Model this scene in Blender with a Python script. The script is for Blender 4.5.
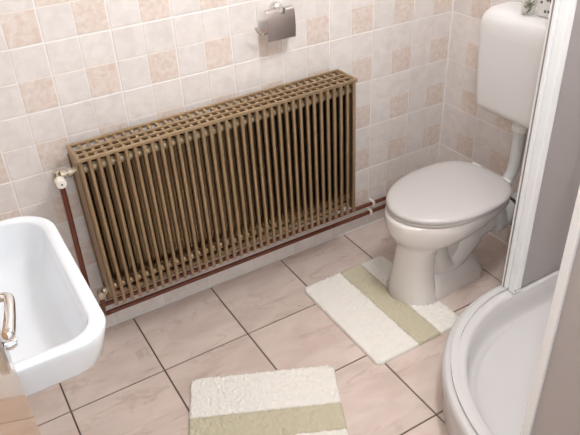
import bpy, bmesh, math, random
from mathutils import Vector, Matrix
random.seed(7)
for o in list(bpy.data.objects):
    bpy.data.objects.remove(o)
scene = bpy.context.scene
COL = scene.collection

# ------------------------------------------------------------------ camera
CAM = Vector((-0.3250, -1.9825, 1.6831))
RIGHT = Vector((0.85588414, -0.51544956, -0.04211998))
DOWN = Vector((-0.31385918, -0.4529635, -0.8344558))
FWD = Vector((0.41104106, 0.72741723, -0.54946285))
cd = bpy.data.cameras.new('camera')
cam = bpy.data.objects.new('camera', cd)
COL.objects.link(cam)
m = Matrix.Identity(4)
for r in range(3):
    m[r][0] = RIGHT[r]; m[r][1] = -DOWN[r]; m[r][2] = -FWD[r]; m[r][3] = CAM[r]
cam.matrix_world = m
cd.sensor_fit = 'HORIZONTAL'; cd.sensor_width = 36.0
cd.lens = 650.95 / 580.0 * 36.0
cd.clip_start = 0.01
scene.camera = cam

# ------------------------------------------------------------------ world, lights, exposure
world = bpy.data.worlds.new('world'); scene.world = world; world.use_nodes = True
bg = world.node_tree.nodes['Background']
bg.inputs[0].default_value = (0.95, 0.97, 1.0, 1); bg.inputs[1].default_value = 1.0
vs = scene.view_settings
vs.view_transform = 'Standard'; vs.look = 'None'; vs.gamma = 1.0; vs.use_curve_mapping = False
vs.exposure = 0.27

def light(name, kind, loc, energy, color, **kw):
    l = bpy.data.lights.new(name, kind); l.energy = energy; l.color = color
    for k, v in kw.items(): setattr(l, k, v)
    o = bpy.data.objects.new(name, l); o.location = loc; COL.objects.link(o); return o
# the photographer's flash, just right of and above the lens
light('camera_flash', 'POINT', CAM + RIGHT * 0.06 - DOWN * 0.05, 19.5, (0.92, 0.965, 1.0), shadow_soft_size=0.018)
FILL_GLOW = 80.0        # radiance of the added, unseen fill lamp built at the end
FILL_XY = (0.88, -1.02)

# ------------------------------------------------------------------ materials
MATS = {}
def nodes_of(name):
    mt = bpy.data.materials.new(name); mt.use_nodes = True
    nt = mt.node_tree
    return mt, nt, nt.nodes['Principled BSDF']
def N(nt, typ, **kw):
    n = nt.nodes.new(typ)
    for k, v in kw.items(): setattr(n, k, v)
    return n
def simple(name, col, rough=0.5, metal=0.0, coat=0.0, noise=0.0, nscale=40, bump=0.0, bscale=200):
    mt, nt, b = nodes_of(name)
    b.inputs['Base Color'].default_value = (*col, 1); b.inputs['Roughness'].default_value = rough
    b.inputs['Metallic'].default_value = metal; b.inputs['Coat Weight'].default_value = coat
    b.inputs['Coat Roughness'].default_value = 0.08
    tc = N(nt, 'ShaderNodeTexCoord')
    if noise:
        nz = N(nt, 'ShaderNodeTexNoise'); nz.inputs['Scale'].default_value = nscale; nz.inputs['Detail'].default_value = 4
        nt.links.new(tc.outputs['Object'], nz.inputs['Vector'])
        mx = N(nt, 'ShaderNodeMix', data_type='RGBA')
        mx.inputs[6].default_value = (*[c * (1 - noise) for c in col], 1)
        mx.inputs[7].default_value = (*[min(1, c * (1 + noise)) for c in col], 1)
        nt.links.new(nz.outputs['Fac'], mx.inputs[0]); nt.links.new(mx.outputs[2], b.inputs['Base Color'])
    if bump:
        n2 = N(nt, 'ShaderNodeTexNoise'); n2.inputs['Scale'].default_value = bscale; n2.inputs['Detail'].default_value = 3
        nt.links.new(tc.outputs['Object'], n2.inputs['Vector'])
        bp = N(nt, 'ShaderNodeBump'); bp.inputs['Strength'].default_value = bump; bp.inputs['Distance'].default_value = 0.002
        nt.links.new(n2.outputs['Fac'], bp.inputs['Height']); nt.links.new(bp.outputs['Normal'], b.inputs['Normal'])
    MATS[name] = mt
    return mt
def marbled(name, c0, c1, scale, rough, lo=0.35, hi=0.7, rand=0.05, vein=None, vscale=3.0, coat=0.0, stretch=(1, 1, 1), rot=0.0):
    """ceramic with cloudy marbling that differs from tile to tile"""
    mt, nt, b = nodes_of(name)
    tc = N(nt, 'ShaderNodeTexCoord'); oi = N(nt, 'ShaderNodeObjectInfo')
    mul = N(nt, 'ShaderNodeVectorMath', operation='SCALE'); mul.inputs[0].default_value = (37.1, 19.7, 53.3)
    nt.links.new(oi.outputs['Random'], mul.inputs['Scale'])
    mp = N(nt, 'ShaderNodeMapping'); mp.inputs['Scale'].default_value = stretch; mp.inputs['Rotation'].default_value = (0, 0, rot)
    nt.links.new(tc.outputs['Object'], mp.inputs['Vector'])
    add = N(nt, 'ShaderNodeVectorMath', operation='ADD')
    nt.links.new(mp.outputs[0], add.inputs[0]); nt.links.new(mul.outputs[0], add.inputs[1])
    nz = N(nt, 'ShaderNodeTexNoise'); nz.inputs['Scale'].default_value = scale; nz.inputs['Detail'].default_value = 5
    nz.inputs['Distortion'].default_value = 0.6
    nt.links.new(add.outputs[0], nz.inputs['Vector'])
    rp = N(nt, 'ShaderNodeValToRGB'); rp.color_ramp.elements[0].position = lo; rp.color_ramp.elements[1].position = hi
    rp.color_ramp.elements[0].color = (*c0, 1); rp.color_ramp.elements[1].color = (*c1, 1)
    nt.links.new(nz.outputs['Fac'], rp.inputs[0])
    out = rp.outputs[0]
    if vein:
        nv = N(nt, 'ShaderNodeTexNoise'); nv.inputs['Scale'].default_value = vscale; nv.inputs['Detail'].default_value = 6
        nv.inputs['Distortion'].default_value = 1.2
        nt.links.new(add.outputs[0], nv.inputs['Vector'])
        ma = N(nt, 'ShaderNodeMath', operation='SUBTRACT'); ma.inputs[1].default_value = 0.5
        nt.links.new(nv.outputs['Fac'], ma.inputs[0])
        ab = N(nt, 'ShaderNodeMath', operation='ABSOLUTE'); nt.links.new(ma.outputs[0], ab.inputs[0])
        vr = N(nt, 'ShaderNodeMapRange'); vr.inputs[1].default_value = 0.0; vr.inputs[2].default_value = 0.035
        vr.inputs[3].default_value = 0.55; vr.inputs[4].default_value = 0.0
        nt.links.new(ab.outputs[0], vr.inputs[0])
        nm = N(nt, 'ShaderNodeTexNoise'); nm.inputs['Scale'].default_value = vscale * 1.7
        nt.links.new(add.outputs[0], nm.inputs['Vector'])
        mr = N(nt, 'ShaderNodeMapRange'); mr.inputs[1].default_value = 0.42; mr.inputs[2].default_value = 0.65
        nt.links.new(nm.outputs['Fac'], mr.inputs[0])
        mm = N(nt, 'ShaderNodeMath', operation='MULTIPLY')
        nt.links.new(vr.outputs[0], mm.inputs[0]); nt.links.new(mr.outputs[0], mm.inputs[1])
        mx = N(nt, 'ShaderNodeMix', data_type='RGBA'); mx.inputs[7].default_value = (*vein, 1)
        nt.links.new(mm.outputs[0], mx.inputs[0]); nt.links.new(out, mx.inputs[6]); out = mx.outputs[2]
    hs = N(nt, 'ShaderNodeHueSaturation')
    mv = N(nt, 'ShaderNodeMapRange'); mv.inputs[3].default_value = 1 - rand; mv.inputs[4].default_value = 1 + rand
    nt.links.new(oi.outputs['Random'], mv.inputs[0]); nt.links.new(mv.outputs[0], hs.inputs['Value'])
    nt.links.new(out, hs.inputs['Color']); nt.links.new(hs.outputs[0], b.inputs['Base Color'])
    b.inputs['Roughness'].default_value = rough; b.inputs['Coat Weight'].default_value = coat
    MATS[name] = mt
    return mt

marbled('wall_tile_cream', (0.80, 0.75, 0.72), (0.72, 0.665, 0.63), 26, 0.42, rand=0.02)
marbled('wall_tile_pink', (0.69, 0.565, 0.49), (0.79, 0.71, 0.655), 55, 0.42, rand=0.03)
marbled('wall_tile_line', (0.82, 0.755, 0.70), (0.80, 0.73, 0.68), 20, 0.4)
marbled('floor_tile_glaze', (0.61, 0.495, 0.435), (0.71, 0.60, 0.535), 6, 0.33, rand=0.03, vein=(0.44, 0.32, 0.26), vscale=3.6, stretch=(1.0, 2.4, 1), rot=0.55)
simple('grout_white', (0.86, 0.83, 0.80), 0.8, noise=0.04)
simple('grout_dark', (0.13, 0.095, 0.075), 0.9, noise=0.15)
simple('plaster', (0.80, 0.77, 0.74), 0.8, bump=0.1)
simple('ceiling_paint', (0.85, 0.84, 0.82), 0.9)
simple('hall_floor', (0.36, 0.31, 0.27), 0.5, noise=0.2)
simple('caulk', (0.88, 0.85, 0.82), 0.45)
simple('bronze_shaded', (0.24, 0.165, 0.095), 0.25, metal=0.96)  # same paint as the slats, darkened to put shade into the gaps
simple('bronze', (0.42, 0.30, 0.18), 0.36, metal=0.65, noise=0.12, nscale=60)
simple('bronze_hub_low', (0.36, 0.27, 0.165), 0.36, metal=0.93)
simple('bronze_hub', (0.42, 0.335, 0.225), 0.5, metal=0.7, noise=0.1, nscale=80)
simple('copper_paint', (0.17, 0.05, 0.027), 0.3, metal=0.25, noise=0.15)
simple('chrome', (0.80, 0.80, 0.80), 0.07, metal=1.0)
simple('brass_nickel', (0.62, 0.56, 0.46), 0.22, metal=1.0)
simple('satin_chrome', (0.56, 0.50, 0.48), 0.22, metal=1.0)
simple('white_plastic', (0.84, 0.82, 0.79), 0.35)
simple('knob_plastic', (0.85, 0.81, 0.72), 0.4)
simple('clip_plastic', (0.86, 0.80, 0.74), 0.4)
simple('ceramic_white', (0.80, 0.83, 0.865), 0.08, coat=0.6)
simple('ceramic_toilet', (0.78, 0.74, 0.715), 0.10, coat=0.5)
simple('seat_plastic', (0.56, 0.53, 0.515), 0.22)
simple('cistern_plastic', (0.79, 0.78, 0.77), 0.34)
simple('pipe_grey', (0.68, 0.68, 0.665), 0.4)
simple('rubber_dark', (0.05, 0.045, 0.04), 0.6)
simple('tray_acrylic', (0.60, 0.585, 0.58), 0.16, coat=0.4)
simple('frame_white', (0.88, 0.90, 0.91), 0.3)
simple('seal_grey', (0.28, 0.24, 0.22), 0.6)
simple('mat_cream', (0.88, 0.84, 0.78), 0.95, noise=0.08, nscale=300, bump=1.0, bscale=260)
simple('mat_stripe', (0.60, 0.545, 0.40), 0.95, noise=0.14, nscale=300, bump=1.0, bscale=260)
simple('opal_glass', (0.9, 0.88, 0.82), 0.3)
simple('leaf_green', (0.16, 0.24, 0.08), 0.5, noise=0.3)
simple('petal_dark', (0.06, 0.06, 0.07), 0.6)
simple('paper_white', (0.78, 0.78, 0.76), 0.6)
simple('petal_cream', (0.8, 0.78, 0.62), 0.6)

def frosted():
    mt = bpy.data.materials.new('frosted_pane'); mt.use_nodes = True; nt = mt.node_tree
    nt.nodes.remove(nt.nodes['Principled BSDF'])
    out = nt.nodes['Material Output']
    col = (0.68, 0.64, 0.63, 1)
    d = N(nt, 'ShaderNodeBsdfDiffuse'); d.inputs[0].default_value = col
    t = N(nt, 'ShaderNodeBsdfTranslucent'); t.inputs[0].default_value = col
    g = N(nt, 'ShaderNodeBsdfGlossy'); g.inputs['Roughness'].default_value = 0.3; g.inputs[0].default_value = (0.9, 0.9, 0.9, 1)
    m1 = N(nt, 'ShaderNodeMixShader'); m1.inputs[0].default_value = 0.5
    m2 = N(nt, 'ShaderNodeMixShader')
    fr = N(nt, 'ShaderNodeFresnel'); fr.inputs[0].default_value = 1.35
    nt.links.new(d.outputs[0], m1.inputs[1]); nt.links.new(t.outputs[0], m1.inputs[2])
    nt.links.new(fr.outputs[0], m2.inputs[0]); nt.links.new(m1.outputs[0], m2.inputs[1]); nt.links.new(g.outputs[0], m2.inputs[2])
    nt.links.new(m2.outputs[0], out.inputs[0]); MATS['frosted_pane'] = mt
frosted()
def clear():
    mt, nt, b = nodes_of('clear_glass')
    b.inputs['Transmission Weight'].default_value = 1.0; b.inputs['Roughness'].default_value = 0.02
    b.inputs['Base Color'].default_value = (0.95, 0.97, 0.96, 1); b.inputs['IOR'].default_value = 1.3
    MATS['clear_glass'] = mt
clear()
def wood():
    mt, nt, b = nodes_of('door_wood')
    tc = N(nt, 'ShaderNodeTexCoord'); mp = N(nt, 'ShaderNodeMapping'); mp.inputs['Scale'].default_value = (14, 14, 0.9)
    nt.links.new(tc.outputs['Object'], mp.inputs[0])
    nz = N(nt, 'ShaderNodeTexNoise'); nz.inputs['Scale'].default_value = 5; nz.inputs['Detail'].default_value = 6; nz.inputs['Distortion'].default_value = 0.8
    nt.links.new(mp.outputs[0], nz.inputs['Vector'])
    rp = N(nt, 'ShaderNodeValToRGB')
    rp.color_ramp.elements[0].position = 0.3; rp.color_ramp.elements[1].position = 0.72
    rp.color_ramp.elements[0].color = (0.38, 0.21, 0.095, 1); rp.color_ramp.elements[1].color = (0.50, 0.30, 0.145, 1)
    nt.links.new(nz.outputs['Fac'], rp.inputs[0]); nt.links.new(rp.outputs[0], b.inputs['Base Color'])
    b.inputs['Roughness'].default_value = 0.25; b.inputs['Coat Weight'].default_value = 1.0; b.inputs['Coat Roughness'].default_value = 0.03
    MATS['door_wood'] = mt
wood()
mt, nt, b = nodes_of('fill_lamp_glow')
b.inputs['Emission Color'].default_value = (0.97, 0.98, 1.0, 1); b.inputs['Emission Strength'].default_value = FILL_GLOW
MATS['fill_lamp_glow'] = mt

# ------------------------------------------------------------------ mesh helpers
def mesh_obj(name, bm, mat, parent=None, smooth=False, sharp=None):
    bmesh.ops.recalc_face_normals(bm, faces=bm.faces[:])
    me = bpy.data.meshes.new(name); bm.to_mesh(me); bm.free()
    for k in (mat if isinstance(mat, (list, tuple)) else [mat]): me.materials.append(MATS[k])
    if smooth:
        for p in me.polygons: p.use_smooth = True
        if sharp is not None: me.set_sharp_from_angle(angle=math.radians(sharp))
    o = bpy.data.objects.new(name, me); COL.objects.link(o)
    if parent: o.parent = parent
    return o
def inst(name, me, parent, loc=(0, 0, 0), rot=(0, 0, 0)):
    o = bpy.data.objects.new(name, me); COL.objects.link(o); o.location = loc; o.rotation_euler = rot
    if parent: o.parent = parent
    return o
def tag(o, label, cat, group=None, kind=None):
    o['label'] = label; o['category'] = cat
    if group: o['group'] = group
    if kind: o['kind'] = kind
    return o
def empty(name, loc=(0, 0, 0), rotz=0):
    o = bpy.data.objects.new(name, None); o.location = loc; o.rotation_euler = (0, 0, rotz)
    o.empty_display_size = 0.05; COL.objects.link(o); return o
def box(bm, x0, x1, y0, y1, z0, z1, bevel=0.0, seg=2, mat=0):
    r = bmesh.ops.create_cube(bm, size=1.0)
    vs_ = r['verts']
    for v in vs_:
        v.co = Vector(((x0 + x1) / 2 + v.co.x * (x1 - x0), (y0 + y1) / 2 + v.co.y * (y1 - y0), (z0 + z1) / 2 + v.co.z * (z1 - z0)))
    fs = {f for v in vs_ for f in v.link_faces}
    for f in fs: f.material_index = mat
    if bevel:
        es = list({e for f in fs for e in f.edges})
        bmesh.ops.bevel(bm, geom=es, offset=bevel, segments=seg, affect='EDGES', profile=0.5)
def ring_loft(bm, rings, cap0=True, cap1=True, closed=True, mat=0):
    vr = [[bm.verts.new(p) for p in r] for r in rings]
    n = len(rings[0])
    for a, b_ in zip(vr, vr[1:]):
        for i in range(n if closed else n - 1):
            j = (i + 1) % n
            f = bm.faces.new((a[i], a[j], b_[j], b_[i])); f.material_index = mat
    if cap0: bm.faces.new(list(reversed(vr[0]))).material_index = mat
    if cap1: bm.faces.new(vr[-1]).material_index = mat
    return vr
def tube(bm, pts, rad, seg=12, caps=True, mat=0):
    """tube along a polyline; rad a number or list"""
    pts = [Vector(p) for p in pts]; n = len(pts)
    rads = rad if isinstance(rad, (list, tuple)) else [rad] * n
    up = None; rings = []
    for i, p in enumerate(pts):
        t = (pts[min(i + 1, n - 1)] - pts[max(i - 1, 0)]).normalized()
        if up is None:
            a = Vector((0, 0, 1)) if abs(t.z) < 0.9 else Vector((1, 0, 0))
            up = (a - t * a.dot(t)).normalized()
        else:
            up = (up - t * up.dot(t)).normalized()
        s = t.cross(up)
        rings.append([p + (up * math.cos(2 * math.pi * k / seg) + s * math.sin(2 * math.pi * k / seg)) * rads[i] for k in range(seg)])
    ring_loft(bm, rings, caps, caps, True, mat)
def smooth_path(ctrl, n=24):
    """Catmull-Rom through control points"""
    P = [Vector(p) for p in ctrl]; P = [P[0] * 2 - P[1]] + P + [P[-1] * 2 - P[-2]]
    out = []
    segs = len(P) - 3; per = max(2, n // segs)
    for s in range(segs):
        p0, p1, p2, p3 = P[s:s + 4]
        for k in range(per):
            t = k / per
            out.append(0.5 * ((2 * p1) + (p2 - p0) * t + (2 * p0 - 5 * p1 + 4 * p2 - p3) * t * t + (3 * p1 - p0 - 3 * p2 + p3) * t ** 3))
    out.append(P[-2]); return out
def lathe(bm, prof, origin, axis='z', seg=24, mat=0):
    """prof: list of (radius, height)"""
    o = Vector(origin); rings = []
    for r, h in prof:
        rg = []
        for k in range(seg):
            a = 2 * math.pi * k / seg; c, s = math.cos(a) * r, math.sin(a) * r
            rg.append(o + (Vector((c, s, h)) if axis == 'z' else Vector((h, c, s)) if axis == 'x' else Vector((s, h, c))))
        rings.append(rg)
    ring_loft(bm, rings, True, True, True, mat)
def rrect(x0, x1, y0, y1, r, z, n=8, corners=(1, 1, 1, 1)):
    """rounded rectangle outline ccw from +x+y corner; r limited; corners scale radius: (+x+y, -x+y, -x-y, +x-y)"""
    pts = []
    for ci, (sx, sy, a0) in enumerate(((1, 1, 0), (-1, 1, 90), (-1, -1, 180), (1, -1, 270))):
        rr = max(1e-4, min(r * corners[ci], (x1 - x0) / 2 - 1e-4, (y1 - y0) / 2 - 1e-4))
        cx = (x1 if sx > 0 else x0) - sx * rr; cy = (y1 if sy > 0 else y0) - sy * rr
        for k in range(n + 1):
            a = math.radians(a0 + 90 * k / n)
            pts.append(Vector((cx + rr * math.cos(a), cy + rr * math.sin(a), z)))
    return pts

# ------------------------------------------------------------------ room dimensions
XL, XR, YB, YF, ZC = -0.60, 1.607, 0.0, -1.78, 2.42
ROW0 = 1.0966           # a wall-tile joint height
TW = 0.20               # wall tile
def structure(o, label, cat):
    return tag(o, label, cat, kind='structure')

bm = bmesh.new(); box(bm, XL - .1, XR + .1, YF - .02, 0.1, -0.10, -0.004)
floor = structure(mesh_obj('floor', bm, 'grout_dark'), 'beige-pink marbled ceramic tile floor with dark grout', 'floor')
bm = bmesh.new(); box(bm, XL - .1, XR + .1, -0.004, 0.12, -0.1, ZC)
wall_back = structure(mesh_obj('wall_back', bm, 'grout_white'), 'cream and pink checked tile wall behind the radiator', 'wall')
bm = bmesh.new(); box(bm, XR - .004, XR + .12, YF - .1, 0.0, -0.1, ZC)
wall_right = structure(mesh_obj('wall_right', bm, 'grout_white'), 'cream and pink checked tile wall behind the toilet cistern', 'wall')
bm = bmesh.new(); box(bm, XL - .12, XL + .004, YF - .1, 0.0, -0.1, ZC)
wall_left = structure(mesh_obj('wall_left', bm, 'grout_white'), 'tiled wall that carries the washbasin', 'wall')
bm = bmesh.new()
DX0, DX1, DZ = -0.503, 0.36, 2.02
box(bm, XL - .12, DX0 - .03, YF - .10, YF, -0.1, ZC)
box(bm, DX1 + .03, XR + .12, YF - .10, YF, -0.1, ZC)
box(bm, DX0 - .03, DX1 + .03, YF - .10, YF, DZ + .03, ZC)
wall_front = structure(mesh_obj('wall_front', bm, 'plaster'), 'plastered wall with the doorway', 'wall')
bm = bmesh.new(); box(bm, XL - .1, XR + .1, YF - .1, 0.1, ZC, ZC + .08)
ceiling = structure(mesh_obj('ceiling', bm, 'ceiling_paint'), 'white painted bathroom ceiling', 'ceiling')
bm = bmesh.new(); box(bm, -1.4, 1.6, -3.2, YF - .02, -0.1, -0.002)
structure(mesh_obj('floor_hall', bm, 'hall_floor'), 'brown hallway floor outside the bathroom door', 'floor')
bm = bmesh.new()
box(bm, DX0 - .03, DX0, YF - .10, YF + .012, 0, DZ); box(bm, DX1, DX1 + .03, YF - .10, YF + .012, 0, DZ)
box(bm, DX0 - .03, DX1 + .03, YF - .10, YF + .012, DZ, DZ + .03)
structure(mesh_obj('trim_1', bm, 'door_wood'), 'wooden frame lining the doorway', 'door frame')

# ---- wall tiles: each a 20 cm tile of four impressed squares
def tile_mesh(name, w, h, pinks, gap=0.0022, line=0.0012):
    """tile lying in XZ, face towards -Y, origin at lower left; pinks = set of (col,row) squares"""
    bm = bmesh.new(); t = 0.006
    x0, x1, z0, z1 = gap, w - gap, gap, h - gap
    nx = 2 if w > 0.12 else 1; nz = 2 if h > 0.12 else 1
    box(bm, x0, x1, -0.0004 - 0.0042, t, z0, z1, mat=2)
    cw, ch = (x1 - x0) / nx, (z1 - z0) / nz
    for i in range(nx):
        for j in range(nz):
            a0, a1 = x0 + i * cw + (line if i else 0), x0 + (i + 1) * cw - (line if i < nx - 1 else 0)
            c0, c1 = z0 + j * ch + (line if j else 0), z0 + (j + 1) * ch - (line if j < nz - 1 else 0)
            k = 0.0012
            mi = 1 if (i, j) in pinks else 0
            o4 = [(a0, -0.0046, c0), (a1, -0.0046, c0), (a1, -0.0046, c1), (a0, -0.0046, c1)]
            i4 = [(a0 + k, -0.0053, c0 + k), (a1 - k, -0.0053, c0 + k), (a1 - k, -0.0053, c1 - k), (a0 + k, -0.0053, c1 - k)]
            vo = [bm.verts.new(p) for p in o4]; vi = [bm.verts.new(p) for p in i4]
            for q in range(4):
                f = bm.faces.new((vo[q], vo[(q + 1) % 4], vi[(q + 1) % 4], vi[q])); f.material_index = mi
            f = bm.faces.new(vi); f.material_index = mi
    o = mesh_obj(name, bm, ['wall_tile_cream', 'wall_tile_pink', 'wall_tile_line'])
    me = o.data; bpy.data.objects.remove(o); return me
T_STD = tile_mesh('wall_tile', TW, TW, {(1, 0)})
T_TWO = tile_mesh('wall_tile_two', TW, TW, {(1, 0), (0, 1)})
T_PLAIN = tile_mesh('wall_tile_plain', TW, ROW0 - 5 * TW, set())
NROWS = 5
def cut(w, h, pinks): return tile_mesh('wall_tile_cut', w, h, pinks)
def tile_wall(parent, ncols, place, rest, first_cut=None):
    """place(col) -> (loc, rotz); rows from the floor up"""
    for c in range(ncols):
        loc, rz = place(c)
        inst('tile', T_PLAIN, parent, (loc[0], loc[1], 0.0), (0, 0, rz))
        for r in range(10):
            z = ROW0 - 5 * TW + r * TW
            me = T_STD
            if (c, r) in rest: me = T_TWO
            inst('tile', me, parent, (loc[0], loc[1], z), (0, 0, rz))
# back wall: joints at x = 0, 0.2, ... 1.6 ; tiles proud of the wall plane y = 0
tile_wall(wall_back, 11, lambda c: ((-0.6 + c * TW, 0.0, 0), 0.0), {(3, 5), (8, 6)})
# right wall runs from the corner towards the camera (face towards -x)
tile_wall(wall_right, 8, lambda c: ((XR, -0.008 - c * TW, 0), -math.pi / 2), {(5, 4)})
# left wall, face towards +x
tile_wall(wall_left, 8, lambda c: ((XL, -0.208 - c * TW, 0), math.pi / 2), set())
# corner bead
bm = bmesh.new(); box(bm, XR - 0.009, XR - 0.0005, -0.009, 0.0005, 0.335, 2.1, bevel=0.002)
structure(mesh_obj('trim_2', bm, 'caulk', None), 'white sealant strip in the tiled corner behind the toilet', 'trim')

# ---- floor tiles
FS, FX, FY = 0.3306, -0.2613, -0.3369
def floor_tile_mesh(w, d):
    bm = bmesh.new(); g = 0.0028
    box(bm, g, w - g, g, d - g, -0.006, 0.0)
    es = [e for e in bm.edges if all(v.co.z > -0.001 for v in e.verts)]
    bmesh.ops.bevel(bm, geom=es, offset=0.0012, segments=1, affect='EDGES')
    o = mesh_obj('floor_tile', bm, 'floor_tile_glaze'); me = o.data; bpy.data.objects.remove(o); return me
xs = [XL] + [FX + FS * i for i in range(-1, 6) if FX + FS * i > XL + .01] + [XR]
ys = [YF] + [FY - FS * j for j in range(4, -1, -1) if FY - FS * j > YF + .01] + [-0.007]
cache = {}
for i in range(len(xs) - 1):
    for j in range(len(ys) - 1):
        w, d = xs[i + 1] - xs[i], ys[j + 1] - ys[j]
        k = (round(w, 3), round(d, 3))
        if k not in cache: cache[k] = floor_tile_mesh(w, d)
        inst('tile', cache[k], floor, (xs[i], ys[j], 0))

for nm, bx, lb in (('trim_3', (XL, XR, -0.0115, -0.0035, -0.004, 0.0012), 'white joint line between the floor and the radiator wall'), ('trim_4', (XR - 0.0115, XR - 0.0035, YF, -0.012, -0.004, 0.0012), 'white joint line between the floor and the toilet wall')):
    bm = bmesh.new(); box(bm, *bx); structure(mesh_obj(nm, bm, 'caulk'), lb, 'trim')
# ------------------------------------------------------------------ door leaf (open, at the left of the camera)
DH, DE = Vector((-0.460, -1.765)), Vector((-0.350, -1.070))
DL = (DE - DH).length; DA = -math.atan2(DE.x - DH.x, DE.y - DH.y)
bm = bmesh.new(); box(bm, -0.04, 0.0, 0.0, DL, 0.012, 1.99, bevel=0.002)
door = structure(mesh_obj('door_1', bm, 'door_wood', None), 'open varnished light-brown wooden door leaf with chrome lever handle', 'door')
door.location = (DH.x, DH.y, 0); door.rotation_euler = (0, 0, DA)
SP = DL - 0.060                              # spindle distance along the leaf
bm = bmesh.new()
ring_loft(bm, [[Vector((x, p.x, p.y)) for p in rrect(SP - .019 + g, SP + .019 - g, .948 + g, 1.17 - g, .017, 0, 6)] for x, g in ((0.0, 0), (0.006, 0), (0.009, .003))])
plate = mesh_obj('handle_plate', bm, 'chrome', door, True, 40)
bm = bmesh.new()
hp = smooth_path([(0.008, SP, 1.086), (0.026, SP, 1.086), (0.034, SP - .003, 1.087), (0.039, SP - .014, 1.088), (0.039, SP - .05, 1.090), (0.037, SP - .08, 1.090), (0.035, SP - .100, 1.089)], 36)
hr = []
for k in range(len(hp)):
    t = k / (len(hp) - 1); hr.append(0.0072 if t < .5 else 0.0072 + (t - .5) * .004 if t < .93 else 0.0095 * (1 - t) / .07 + .001)
tube(bm, hp, hr, 16)
mesh_obj('handle', bm, 'chrome', door, True, 60)
bm = bmesh.new(); lathe(bm, [(0.004, 0), (0.010, 0.001), (0.011, 0.010), (0.007, 0.018), (0.002, 0.019)], (0.009, SP, 1.0), 'x', 16)
mesh_obj('thumb_turn', bm, 'chrome', plate, True, 40)

# ------------------------------------------------------------------ radiator
rad = tag(empty('radiator', (0.5, -0.11, 0.2)), 'bronze painted tube radiator with many vertical slats on the tiled wall', 'radiator')
NR, X0, PITCH = 36, -0.004, 1.009 / 35
def L(o, parent=rad):
    o.location = o.location - parent.location; return o
bm = bmesh.new()
YFR, YRE = -0.168, -0.058
ZB, ZT = 0.218, 0.781
def flat_tube(x, y0, y1, w, z0, z1, rr=0.42, mat=0):
    r0 = [(p.x, p.y, z0) for p in rrect(x - w / 2, x + w / 2, y0, y1, w * rr, 0, 3)]
    zz = [(z0 - 0.004, 0.5), (z0, 1), (z1, 1)]
    rings = []
    for z, s in zz:
        rings.append([Vector((x + (p[0] - x) * s, (y0 + y1) / 2 + (p[1] - (y0 + y1) / 2) * s, z)) for p in r0])
    ring_loft(bm, rings, mat=mat)
flat_tube(0, YFR, YFR + 0.013, 0.0130, ZB - .004, 0.778)
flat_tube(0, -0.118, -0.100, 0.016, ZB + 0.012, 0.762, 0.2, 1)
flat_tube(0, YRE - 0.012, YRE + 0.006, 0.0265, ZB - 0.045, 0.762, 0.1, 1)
box(bm, -0.005, 0.005, YFR + 0.004, YRE + 0.010, 0.760, 0.781)           # cross fin of the top grille
sec = mesh_obj('section', bm, ['bronze', 'bronze_shaded'], None, True, 40); sec_me = sec.data; bpy.data.objects.remove(sec)
def hub(r, ln, mat='bronze_hub'):
    bm = bmesh.new()
    lathe(bm, [(r * .6, -ln), (r * .92, -ln * .6), (r, 0), (r * .92, ln * .6), (r * .6, ln)], (0, 0, 0), 'x', 12)
    o = mesh_obj('hub', bm, mat, None, True, 50); me = o.data; bpy.data.objects.remove(o); return me
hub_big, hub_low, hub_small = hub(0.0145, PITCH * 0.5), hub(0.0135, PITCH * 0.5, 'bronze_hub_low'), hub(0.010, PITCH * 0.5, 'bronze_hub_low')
for i in range(NR):
    s = L(inst('section', sec_me, rad, (X0 + i * PITCH, 0, 0)))
    if i < NR - 1:
        for yy, zz, me in ((-0.142, 0.741, hub_big), (-0.142, 0.281, hub_low), (-0.074, 0.745, hub_big), (-0.125, 0.235, hub_small)):
            inst('hub', me, s, (PITCH / 2, yy, zz))
bm = bmesh.new()
XE = X0 + (NR - 1) * PITCH
box(bm, X0 - 0.008, XE + 0.012, YFR - 0.002, YFR + 0.006, 0.775, 0.788, bevel=0.0025)     # front fascia
box(bm, X0 - 0.008, XE + 0.012, YRE + 0.006, YRE + 0.016, 0.774, 0.788, bevel=0.003)
box(bm, X0 - 0.008, XE + 0.006, -0.133, -0.126, 0.777, 0.786, bevel=0.002)
box(bm, X0 - 0.008, XE + 0.006, -0.101, -0.092, 0.777, 0.786, bevel=0.002)
box(bm, X0 - 0.008, X0 + 0.004, YFR, YRE + 0.012, 0.766, 0.788, bevel=0.003)
box(bm, XE + 0.002, XE + 0.012, YFR, YRE + 0.012, 0.774, 0.788, bevel=0.003)
L(mesh_obj('top_frame', bm, 'bronze', rad, True, 40))
bm = bmesh.new(); box(bm, X0 - 0.009, X0 - 0.005, YFR + 0.02, YRE + 0.008, ZB + 0.02, 0.77, bevel=0.0015)
L(mesh_obj('side_panel', bm, 'bronze', rad))
bm = bmesh.new(); box(bm, XE + 0.003, XE + 0.007, YFR + 0.006, YRE + 0.008, ZB + 0.0, 0.775, bevel=0.0015)
L(mesh_obj('side_panel', bm, 'bronze', rad))
for bx in (0.12, 0.9):
    bm = bmesh.new(); box(bm, bx - .012, bx + .012, YRE, -0.004, 0.70, 0.73); L(mesh_obj('bracket', bm, 'bronze', rad))
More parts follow.
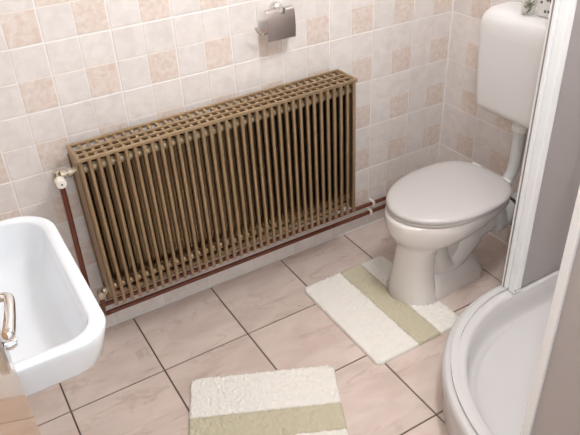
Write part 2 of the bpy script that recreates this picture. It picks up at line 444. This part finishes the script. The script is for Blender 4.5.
# connection valves
bm = bmesh.new()
VY, VZ, VX = -0.105, 0.726, -0.070
lathe(bm, [(0.009, 0), (0.009, 0.010), (0.014, 0.011), (0.014, 0.024), (0.010, 0.025), (0.010, 0.032), (0.0145, 0.033), (0.0145, 0.046), (0.010, 0.047), (0.010, 0.064)], (VX, VY, VZ), 'x', 6 * 3)
lathe(bm, [(0.011, -0.035), (0.013, -0.03), (0.013, -0.012), (0.0135, 0.0), (0.012, 0.014), (0.006, 0.018)], (VX, VY, VZ), 'z', 18)
valve = L(mesh_obj('valve', bm, 'brass_nickel', rad, True, 35))
bm = bmesh.new()
lathe(bm, [(0.010, 0.006), (0.015, 0.004), (0.0165, -0.006), (0.0165, -0.024), (0.014, -0.029), (0.003, -0.030)], (VX + .002, VY - 0.01, VZ - 0.014), 'y', 22)
kn = mesh_obj('valve_knob', bm, 'knob_plastic', valve, True, 40)
bm = bmesh.new(); lathe(bm, [(0.0028, 0), (0.0028, -0.0015)], (VX + .002, VY - 0.040, VZ - 0.014), 'y', 8)
mesh_obj('knob_screw', bm, 'rubber_dark', valve)
bm = bmesh.new()
BX, BY, BZ = -0.036, -0.085, 0.232
lathe(bm, [(0.008, 0), (0.009, 0.008), (0.014, 0.009), (0.014, 0.022), (0.010, 0.023), (0.010, 0.034)], (BX, BY, BZ), 'x', 18)
lathe(bm, [(0.010, -0.03), (0.012, -0.02), (0.0125, 0.0), (0.008, 0.012)], (BX, BY, BZ), 'z', 16)
lathe(bm, [(0.010, 0.0), (0.012, -0.010), (0.012, -0.024), (0.004, -0.026)], (BX, BY, BZ), 'y', 16)
L(mesh_obj('lockshield_valve', bm, 'brass_nickel', rad, True, 35))

rad.location.z += 0.005; rad.rotation_euler = (0, -0.012, 0)     # hangs very slightly out of level
# heating pipes
pr_ = 0.0088
bm = bmesh.new()
tube(bm, smooth_path([(VX, VY, VZ - 0.03), (VX - .001, VY, 0.60), (VX - .003, -0.10, 0.45), (VX - .004, -0.085, 0.25), (VX - .004, -0.05, 0.145), (VX + .02, -0.032, 0.128), (0.0, -0.03, 0.126)], 36), pr_, 12)
tube(bm, [(0.0, -0.03, 0.126), (0.6, -0.03, 0.126), (1.595, -0.03, 0.126)], pr_, 12)
p1 = tag(mesh_obj('heating_pipe', bm, 'copper_paint', None, True, 50), 'red-brown copper pipe rising to the white radiator valve knob, upper of the wall pipes', 'pipe', 'heating pipes')
bm = bmesh.new()
tube(bm, smooth_path([(BX, BY, BZ - 0.025), (BX - .002, BY, 0.17), (BX - .004, -0.06, 0.11), (BX + .01, -0.035, 0.087), (BX + .05, -0.032, 0.085)], 30), pr_, 12)
tube(bm, [(BX + .05, -0.032, 0.085), (0.6, -0.032, 0.085), (1.595, -0.032, 0.085)], pr_, 12)
p2 = tag(mesh_obj('heating_pipe', bm, 'copper_paint', None, True, 50), 'lower red-brown copper pipe just above the skirting tiles', 'pipe', 'heating pipes')
for px, pz, par in ((1.205, 0.126, p1), (1.190, 0.085, p2)):
    bm = bmesh.new(); box(bm, px - .006, px + .006, -0.043 if pz > .1 else -0.045, -0.0065, pz - .013, pz + .013, bevel=0.003)
    mesh_obj('clip', bm, 'clip_plastic', par)

# ------------------------------------------------------------------ toilet paper holder
hx, hz = 0.776, 1.058
hold = tag(empty('toilet_paper_holder', (hx, -0.006, hz)), 'chrome toilet paper holder with curved cover flap and no roll', 'paper holder')
bm = bmesh.new()
lathe(bm, [(0.026, 0), (0.026, -0.004), (0.023, -0.012), (0.014, -0.018), (0.010, -0.022), (0.010, -0.045), (0.012, -0.05), (0.004, -0.052)], (hx, -0.006, hz), 'y', 28)
L(mesh_obj('wall_mount', bm, 'chrome', hold, True, 40), hold)
bm = bmesh.new()          # flap: curved sheet, hinged on a rod
fx0, fx1 = 0.712, 0.822
prof = [(-0.038, 1.066), (-0.043, 1.068), (-0.050, 1.064), (-0.055, 1.055), (-0.058, 1.042), (-0.060, 1.02), (-0.060, 0.995), (-0.058, 0.964)]
rings = []
for (yy, zz) in prof: rings.append([Vector((fx0, yy, zz)), Vector((fx1, yy, zz)), Vector((fx1, yy + .0012, zz - .0006)), Vector((fx0, yy + .0012, zz - .0006))])
ring_loft(bm, rings)
flap = L(mesh_obj('cover_flap', bm, 'satin_chrome', hold, True, 40), hold)
bm = bmesh.new()
tube(bm, smooth_path([(0.83, -0.040, 1.058), (0.80, -0.040, 1.058), (0.70 + .03, -0.040, 1.058)], 8), 0.004, 10)
tube(bm, smooth_path([(0.826, -0.040, 1.058), (0.829, -0.040, 1.03), (0.826, -0.042, 1.003), (0.815, -0.044, 0.994), (0.76, -0.044, 0.992), (0.70, -0.044, 0.991), (0.686, -0.046, 0.996), (0.676, -0.048, 1.010), (0.671, -0.049, 1.022)], 40), 0.004, 10)
L(mesh_obj('roll_arm', bm, 'chrome', hold, True, 50), hold)

# ------------------------------------------------------------------ washbasin
basin = tag(empty('washbasin', (-0.4, -0.685, 0.6)), 'white ceramic washbasin with rounded corners hung on the left wall', 'washbasin')
bm = bmesh.new(); rings = []
YC = -0.687
for x0, x1, hw, r, z in ((-0.56, -0.36, .10, .05, .60), (-0.594, -0.285, .17, .08, .635), (-0.594, -0.225, .235, .09, .690), (-0.594, -0.190, .268, .09, .718), (-0.594, -0.184, .273, .09, .722), (-0.594, -0.179, .275, .09, .727),
                         (-0.594, -0.166, .280, .09, .780), (-0.594, -0.1635, .2815, .09, .794), (-0.594, -0.165, .280, .09, .799), (-0.594, -0.169, .277, .088, .8015), (-0.592, -0.176, .271, .084, .802),
                         (-0.51, -0.192, .257, .075, .8005), (-0.509, -0.194, .2555, .074, .799), (-0.508, -0.196, .2545, .073, .795), (-0.504, -0.203, .251, .074, .770), (-0.497, -0.214, .245, .078, .735), (-0.488, -0.232, .230, .085, .700),
                         (-0.47, -0.258, .195, .095, .680), (-0.44, -0.29, .13, .08, .665), (-0.40, -0.34, .04, .03, .660), (-0.385, -0.355, .016, .014, .659)):
    rings.append(rrect(x0, x1, YC - hw, YC + hw, r, z, 10, (1.15, .35, .35, .8)))
ring_loft(bm, rings)
o = L(mesh_obj('bowl', bm, 'ceramic_white', basin, True, 60), basin)
bm = bmesh.new(); lathe(bm, [(0.004, 0.001), (0.018, 0.002), (0.022, 0.006), (0.022, 0.0)], (-0.37, YC, 0.659), 'z', 24)
L(mesh_obj('drain', bm, 'chrome', basin, True, 40), basin)

# ------------------------------------------------------------------ toilet
TY = -0.482
def egg(xf, xb, hw, z, cx=None, p=2.0, pb=2.8, n=48, dy=0.0):
    """egg outline: front (low x) elliptical, back squarer"""
    if cx is None: cx = xf + (xb - xf) * 0.55
    pts = []
    for k in range(n):
        a = 2 * math.pi * k / n; c, s = math.cos(a), math.sin(a)
        e = p if c < 0 else pb
        q = (abs(c) ** e + abs(s) ** e) ** (-1 / e)
        A = (cx - xf) if c < 0 else (xb - cx)
        pts.append(Vector((cx + A * c * q, TY + dy + hw * s * q, z)))
    return pts
toilet = tag(empty('toilet', (1.2, TY, 0)), 'off-white ceramic toilet with closed lid below the wall cistern', 'toilet')
bm = bmesh.new()
ring_loft(bm, [egg(0.984, 1.145, .101, 0.0, p=2.5), egg(0.986, 1.143, .099, 0.012, p=2.5), egg(0.994, 1.13, .092, 0.06, p=2.4), egg(1.002, 1.12, .085, 0.13, p=2.3), egg(1.007, 1.12, .080, 0.20, p=2.2),
               egg(1.006, 1.14, .083, 0.238), egg(0.992, 1.24, .110, 0.264), egg(0.969, 1.30, .140, 0.289), egg(0.953, 1.37, .160, 0.32), egg(0.947, 1.42, .170, 0.35), egg(0.946, 1.455, .174, 0.372), egg(0.949, 1.46, .173, 0.382), egg(0.96, 1.455, .162, 0.385)])
ring_loft(bm, [rrect(1.06, 1.27, TY - .055, TY + .055, .02, .01, 4), rrect(1.06, 1.25, TY - .05, TY + .05, .02, .12, 4), rrect(1.06, 1.27, TY - .055, TY + .055, .02, .22, 4), rrect(1.06, 1.34, TY - .09, TY + .09, .02, .30, 4)])
# rear shelf carrying the hinges and the flush inlet
ring_loft(bm, [rrect(1.26, 1.42, TY - .04, TY + .04, .02, .29, 5), rrect(1.27, 1.48, TY - .06, TY + .06, .03, .325, 5), rrect(1.29, 1.495, TY - .085, TY + .085, .04, .365, 5), rrect(1.295, 1.49, TY - .09, TY + .09, .04, .385, 5)])
L(mesh_obj('pan', bm, 'ceramic_toilet', toilet, True, 60), toilet)
bm = bmesh.new()           # foot behind the column
ring_loft(bm, [rrect(1.08, 1.385, TY - .098, TY + .098, .045, 0.0, 6), rrect(1.08, 1.384, TY - .097, TY + .097, .045, 0.035, 6), rrect(1.09, 1.375, TY - .088, TY + .088, .05, 0.06, 6), rrect(1.12, 1.36, TY - .068, TY + .068, .05, 0.085, 6), rrect(1.16, 1.33, TY - .03, TY + .03, .03, 0.098, 6)])
L(mesh_obj('foot', bm, 'ceramic_toilet', toilet, True, 60), toilet)
bm = bmesh.new()
tube(bm, smooth_path([(1.14, TY - .005, 0.22), (1.17, TY - .01, 0.12), (1.22, TY - .012, 0.085), (1.275, TY - .018, 0.125), (1.325, TY - .028, 0.190), (1.37, TY - .038, 0.225), (1.41, TY - .044, 0.232), (1.44, TY - .046, 0.232)], 40), [0.060] * 12 + [0.056] * 10 + [0.05] * 8 + [0.044] * 20, 20)
pts_n = None
L(mesh_obj('trap', bm, 'ceramic_toilet', toilet, True, 60), toilet)
# seat and lid
bm = bmesh.new()
ring_loft(bm, [egg(.963, 1.425, .172, .387), egg(.958, 1.43, .178, .389), egg(.957, 1.43, .179, .396), egg(.962, 1.428, .175, .401)])
L(mesh_obj('seat', bm, 'seat_plastic', toilet, True, 50), toilet)
bm = bmesh.new()
ring_loft(bm, [egg(.962, 1.44, .175, .4015), egg(.957, 1.446, .184, .4035), egg(.956, 1.447, .185, .411), egg(.959, 1.445, .183, .4165), egg(.970, 1.438, .170, .4205), egg(1.01, 1.41, .135, .4232), egg(1.10, 1.34, .07, .4245), egg(1.18, 1.26, .02, .4248)])
lid = L(mesh_obj('lid', bm, 'seat_plastic', toilet, True, 60), toilet)
for s in (-1, 1):
    bm = bmesh.new(); lathe(bm, [(0.006, -.022), (0.011, -.020), (0.011, .020), (0.006, .022)], (1.449, TY + s * .075, .402), 'y', 14)
    box(bm, 1.440, 1.462, TY + s * .075 - .014, TY + s * .075 + .014, .384, .402, bevel=.004)
    L(mesh_obj('hinge', bm, 'white_plastic', toilet, True, 40), toilet)

toilet.rotation_euler = (0, 0, math.radians(3.0)); toilet.location.x -= 0.013
# waste pipe
WY, WZ = -0.518, 0.232
wp = tag(empty('waste_pipe', (1.53, WY, WZ)), 'grey-white plastic waste pipe from the toilet into the wall', 'pipe')
bm = bmesh.new()
lathe(bm, [(0.046, 0.0), (0.060, 0.001), (0.062, 0.012), (0.060, 0.03), (0.056, 0.034), (0.056, 0.182)], (1.415, WY, WZ), 'x', 28)
L(mesh_obj('sleeve', bm, 'pipe_grey', wp, True, 40), wp)
bm = bmesh.new(); lathe(bm, [(0.055, 0), (0.0605, 0.001), (0.0605, 0.013), (0.055, 0.014)], (1.505, WY, WZ), 'x', 28)
L(mesh_obj('rubber_collar', bm, 'rubber_dark', wp, True, 40), wp)

# ------------------------------------------------------------------ cistern
CY = -0.475
cis = tag(empty('cistern', (1.54, CY, 0.6)), 'grey-white plastic wall cistern with rounded top above the toilet', 'cistern')
bm = bmesh.new(); rings = []
def cring(xf, hw, z, r): return rrect(xf, 1.598, CY - hw, CY + hw, r, z, 8, (.25, 1, 1, .25))
for xf, hw, z, r in ((1.500, .15, .612, .03), (1.488, .172, .616, .03), (1.480, .182, .628, .032), (1.478, .187, .645, .032), (1.470, .196, .80, .034), (1.466, .200, .91, .036)):
    rings.append(cring(xf, hw, z, r))
body = ring_loft(bm, rings)
L(mesh_obj('tank', bm, 'cistern_plastic', cis, True, 50), cis)
bm = bmesh.new(); rings = []
for xf, hw, z, r in ((1.4660, .2002, .9103, .036), (1.4655, .201, .94, .036), (1.468, .199, .962, .038), (1.475, .193, .980, .04), (1.488, .182, .993, .04), (1.506, .165, 1.001, .04), (1.53, .14, 1.004, .03)):
    rings.append(cring(xf, hw, z, r))
ring_loft(bm, rings)
L(mesh_obj('lid', bm, 'cistern_plastic', cis, True, 50), cis)
bm = bmesh.new()
FXP, FYP = 1.545, -0.485
lathe(bm, [(0.026, 0.620), (0.0285, 0.612), (0.0285, 0.592), (0.033, 0.590), (0.033, 0.566), (0.029, 0.562), (0.024, 0.560)], (FXP, FYP, 0), 'z', 24)
L(mesh_obj('pipe_nut', bm, 'white_plastic', cis, True, 40), cis)
bm = bmesh.new()
tube(bm, smooth_path([(FXP, FYP, 0.585), (FXP, FYP, 0.50), (FXP - .001, FYP, 0.43), (FXP - .012, FYP, 0.385), (FXP - .035, FYP, 0.352), (FXP - .06, FYP, 0.345)], 30), 0.0225, 20)
L(mesh_obj('flush_pipe', bm, 'pipe_grey', cis, True, 50), cis)

# things standing on the cistern
gl = tag(empty('glass', (1.515, -0.458, 1.0035)), 'small clear glass holding a green sprig on the cistern', 'glass')
bm = bmesh.new()
lathe(bm, [(0.020, 0.0), (0.022, 0.002), (0.027, 0.085), (0.0255, 0.085), (0.0205, 0.006), (0.002, 0.005)], (0, 0, 0), 'z', 24)
mesh_obj('tumbler', bm, 'clear_glass', gl, True, 50)
bm = bmesh.new()
rng = random.Random(3)
for k in range(16):
    a = rng.uniform(0, 6.28); r = rng.uniform(0.003, .014); z = rng.uniform(.010, .045)
    c = Vector((r * math.cos(a), r * math.sin(a), z)); d = Vector((math.cos(a + .7), math.sin(a + .7), rng.uniform(.2, 1))).normalized() * .009
    s = d.cross(Vector((0, 0, 1))).normalized() * .0045; h = Vector((0, 0, .0008))
    v = [bm.verts.new(p) for p in (c - d, c + s + h, c + d, c - s + h)]; bm.faces.new(v)
    w = [bm.verts.new(p) for p in (c - d - h, c + s, c + d - h, c - s)]; bm.faces.new(w)
mesh_obj('leaves', bm, 'leaf_green', gl)
for k in range(5):
    a = k * 1.26; bm = bmesh.new()
    lathe(bm, [(0.001, 0), (0.0045, .002), (0.005, .005), (0.003, .009), (0.0005, .010)], (.010 * math.cos(a), .010 * math.sin(a), .018 + .008 * (k % 3)), 'z', 8)
    mesh_obj('bud', bm, 'petal_cream', gl, True)
bm = bmesh.new(); tube(bm, smooth_path([(0, 0, .008), (.003, .002, .04), (.008, 0, .075)], 8), .0012, 6)
mesh_obj('stem', bm, 'leaf_green', gl)
pk = tag(empty('tissue_pack', (1.545, -0.543, 1.0035), 0.06), 'white tissue pack with a dark floral print behind the glass on the cistern', 'tissue pack')
bm = bmesh.new(); box(bm, -.030, .030, -.052, .052, 0, .095, bevel=.012, seg=3)
mesh_obj('wrapper', bm, 'paper_white', pk, True, 40)
bm = bmesh.new()
rng = random.Random(11)
for k in range(16):
    yy, zz = rng.uniform(-.042, .042), rng.uniform(.02, .085)
    for q in range(5):
        a = q * 1.2566 + k; c = Vector((-.0303, yy + .0032 * math.cos(a), zz + .0032 * math.sin(a)))
        v = [bm.verts.new(c + Vector((0, .0024 * math.cos(t * 1.0472), .0024 * math.sin(t * 1.0472)))) for t in range(6)]; bm.faces.new(v)
mesh_obj('flower_print', bm, 'petal_dark', pk)

# ------------------------------------------------------------------ shower tray (quadrant)
ACX, ACY, AR = 1.19, -1.32, 0.552
XW, YW, TZ = XR - 0.008, -1.745, 0.160
def quad_outline(off, z, n=28):
    """quadrant outline inset by off: along far side, arc, near side; then the two wall sides"""
    r = AR - off; pts = []
    xw, yw = XW - off, YW + off
    pts.append(Vector((xw, ACY + r, z)))
    for k in range(6): pts.append(Vector((xw + (ACX - xw) * (k + 1) / 7, ACY + r, z)))
    for k in range(n + 1):
        a = math.radians(90 + 90 * k / n); pts.append(Vector((ACX + r * math.cos(a), ACY + r * math.sin(a), z)))
    for k in range(6): pts.append(Vector((ACX - r, ACY + (yw - ACY) * (k + 1) / 7, z)))
    pts.append(Vector((ACX - r, yw, z)))
    for k in range(5): pts.append(Vector((ACX - r + (xw - ACX + r) * (k + 1) / 6, yw, z)))
    pts.append(Vector((xw, yw, z)))
    for k in range(5): pts.append(Vector((xw, yw + (ACY + r - yw) * (k + 1) / 6, z)))
    return pts
tray = tag(empty('shower_tray', (1.2, -1.3, 0)), 'white acrylic quadrant shower tray with curved front', 'shower tray')
bm = bmesh.new()
prof = [(0.012, 0.0), (0.010, 0.118), (0.0, 0.122), (0.0, 0.146), (0.004, 0.155), (0.012, TZ), (0.062, TZ), (0.070, 0.157), (0.076, 0.148), (0.081, 0.11), (0.088, 0.078), (0.095, 0.064), (0.102, 0.058), (0.108, 0.056), (0.114, 0.051), (0.122, 0.046), (0.15, 0.043), (0.30, 0.038), (0.40, 0.034)]
ring_loft(bm, [quad_outline(o_, z_) for o_, z_ in prof])
L(mesh_obj('basin', bm, 'tray_acrylic', tray, True, 40), tray)
bm = bmesh.new(); lathe(bm, [(0.045, 0.034), (0.045, 0.039), (0.038, 0.041), (0.004, 0.042)], (1.28, -1.40, 0), 'z', 24)
L(mesh_obj('drain', bm, 'chrome', tray, True, 40), tray)

# ------------------------------------------------------------------ shower enclosure
enc = tag(empty('shower_enclosure', (1.2, -1.3, TZ)), 'white framed quadrant shower enclosure with frosted panes and open door', 'shower enclosure')
def rail_strip(o0, o1, z0, z1, n=28):
    bm = bmesh.new()
    def path(off):
        r = AR - off; p = [(XW, ACY + r)] + [(ACX + r * math.cos(math.radians(90 + 90 * k / n)), ACY + r * math.sin(math.radians(90 + 90 * k / n))) for k in range(n + 1)] + [(ACX - r, YW)]
        return p
    a, b_ = path(o0), path(o1); rings = []
    for p, q in zip(a, b_):
        rings.append([Vector((p[0], p[1], z0)), Vector((p[0], p[1], z1)), Vector((q[0], q[1], z1)), Vector((q[0], q[1], z0))])
    ring_loft(bm, rings); return bm
L(mesh_obj('bottom_rail', rail_strip(0.025, 0.044, TZ + .0005, TZ + .012), 'tray_acrylic', enc, True, 30), enc)
L(mesh_obj('top_rail', rail_strip(0.015, 0.055, 1.94, 1.985), 'frame_white', enc, True, 30), enc)
RB = AR - 0.034
yA = ACY + RB; xB = ACX - RB
PX = 1.199
ZP = TZ + 0.012
def post(x0, x1, y0, y1, z0=ZP, z1=1.94, name='post'):
    bm = bmesh.new(); box(bm, x0, x1, y0, y1, z0, z1, bevel=0.003)
    return L(mesh_obj(name, bm, 'frame_white', enc), enc)
post(PX, PX + .030, yA - .012, yA + .012)                                            # free end of the far fixed pane
post(XW - .030, XW, yA - .012, yA + .012)
post(xB - .011, xB + .006, ACY - .047, ACY - .025)                                   # free end of the near fixed pane
post(xB - .012, xB + .012, YW, YW + .030)
def pane(x0, x1, y0, y1, name='fixed_pane', mat='frosted_pane', z1=1.94):
    bm = bmesh.new(); box(bm, x0, x1, y0, y1, ZP, z1); return L(mesh_obj(name, bm, mat, enc), enc)
pane(PX + .030, XW - .030, yA - .0025, yA + .0025)
pane(xB - .0025, xB + .0025, YW + .030, ACY - .047)
# seal between pane frame and sliding door
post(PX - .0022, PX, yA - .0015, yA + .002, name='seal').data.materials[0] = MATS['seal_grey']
# sliding doors, pushed back inside the fixed panes
d1 = post(PX + .010, PX + .044, yA - .040, yA - .0125, z0=TZ + .002, name='sliding_door')
bm = bmesh.new(); box(bm, PX + .044, XW - .05, yA - .033, yA - .029, ZP, 1.94)
mesh_obj('door_pane', bm, 'frosted_pane', d1).location = (0, 0, 0)
bm = bmesh.new()
for k in (0, 1): lathe(bm, [(0.002, .0), (0.0045, -.0005), (0.0045, -.003), (0.002, -.0035)], (PX + .014 + .015 * k, yA - .0402, TZ + .018), 'y', 10)
mesh_obj('screw', bm, 'chrome', d1)

# ------------------------------------------------------------------ bath mats
def mat_field(us, vs_, inside, zh, seed, fn):
    """pile patch over a (u,v) grid; inside(u,v) keeps faces; fn maps to local xy"""
    rng = random.Random(seed); bm = bmesh.new(); g = {}
    nu, nv = len(us), len(vs_)
    keep = lambda i, j: inside((us[i] + us[i + 1]) / 2, (vs_[j] + vs_[j + 1]) / 2)
    cells = {(i, j) for i in range(nu - 1) for j in range(nv - 1) if keep(i, j)}
    def top(i, j):
        if (i, j) not in g:
            nb = [((i + a, j + b_) in cells) for a in (-1, 0) for b_ in (-1, 0)]
            edge = not all(nb)
            x, y = fn(us[i], vs_[j])
            jx, jy = rng.uniform(-.0012, .0012), rng.uniform(-.0012, .0012)
            z = zh * (0.55 if edge else 1.0) + rng.uniform(-.004, .004)
            g[(i, j)] = (bm.verts.new((x + jx, y + jy, z)), edge)
        return g[(i, j)][0]
    base = {}
    def bot(i, j):
        if (i, j) not in base:
            x, y = fn(us[i], vs_[j]); base[(i, j)] = bm.verts.new((x, y, 0.0))
        return base[(i, j)]
    for (i, j) in cells:
        bm.faces.new((top(i, j), top(i + 1, j), top(i + 1, j + 1), top(i, j + 1)))
        for (di, dj, e) in ((-1, 0, ((i, j + 1), (i, j))), (1, 0, ((i + 1, j), (i + 1, j + 1))), (0, -1, ((i, j), (i + 1, j))), (0, 1, ((i + 1, j + 1), (i, j + 1)))):
            if (i + di, j + dj) not in cells:
                bm.faces.new((top(*e[1]), top(*e[0]), bot(*e[0]), bot(*e[1])))
    return bm
def frange(a, b_, st):
    n = max(1, round((b_ - a) / st)); return [a + (b_ - a) * k / n for k in range(n + 1)]
def rounded(w, h, r):
    def f(u, v):
        if u < 0 or v < 0 or u > w or v > h: return False
        cx = min(max(u, r), w - r); cy = min(max(v, r), h - r)
        return (u - cx) ** 2 + (v - cy) ** 2 <= r * r or (r <= u <= w - r) or (r <= v <= h - r)
    return f
def make_mat(name, label, loc, rotz, w, h, s0, s1, extra=None, zh=0.014):
    t = tag(empty(name, loc, rotz), label, 'bath mat')
    rd = rounded(w, h, 0.02)
    ins = (lambda u, v: rd(u, v) and extra(u, v)) if extra else rd
    st = 0.0042
    ident = lambda u, v: (u, v)
    for nm, a, b_, mat, sd in (('pile', 0, s0, 'mat_cream', 1), ('stripe', s0, s1, 'mat_stripe', 2), ('pile', s1, w, 'mat_cream', 3)):
      for v0, v1 in (((0, 0.253), (0.253, h)) if (extra and sd == 3) else ((0, h),)):
        o = mesh_obj(nm, mat_field(frange(a, b_, st), frange(v0, v1, st), ins, zh, sd, ident), mat, t, True)
    return t
# contour mat round the toilet foot: u along +x from x=0.70, v along +y
def notch(u, v):
    cy = TY + 0.735; x = u + 0.70
    if x > 1.075: return abs(v - cy) > 0.112
    return ((x - 1.075) / 0.109) ** 2 + ((v - cy) / 0.112) ** 2 > 1
make_mat('contour_mat', 'cream shaggy toilet mat with tan stripe around the toilet foot', (0.70, -0.735, 0.0005), 0, 0.40, 0.495, 0.182, 0.285, notch)
# loose mat: u runs away from the far edge (towards the camera), v along the long side
ang = math.atan2(-0.904, -0.427)
make_mat('bath_mat', 'cream shaggy bath mat with tan stripe lying loose nearest the door', (0.572, -0.650, 0.0005), ang, 0.42, 0.494, 0.168, 0.272, None)
bpy.data.objects['bath_mat'].location = (0.125, -0.438, 0.0005)

# ------------------------------------------------------------------ ceiling fill lamp, out of view, added for ambient light
cl = tag(empty('fill_lamp', (*FILL_XY, ZC)), 'unseen round opal ceiling lamp added for fill light', 'lamp')
bm = bmesh.new(); lathe(bm, [(0.10, 0.0), (0.165, 0.0), (0.165, -0.02), (0.10, -0.02)], (0, 0, 0), 'z', 32)
mesh_obj('fill_lamp_base', bm, 'frame_white', cl, True, 40)
bm = bmesh.new(); lathe(bm, [(0.150, -0.02), (0.155, -0.04), (0.13, -0.075), (0.07, -0.095), (0.005, -0.10)], (0, 0, 0), 'z', 32)
mesh_obj('fill_lamp_shade', bm, 'fill_lamp_glow', cl, True, 60)
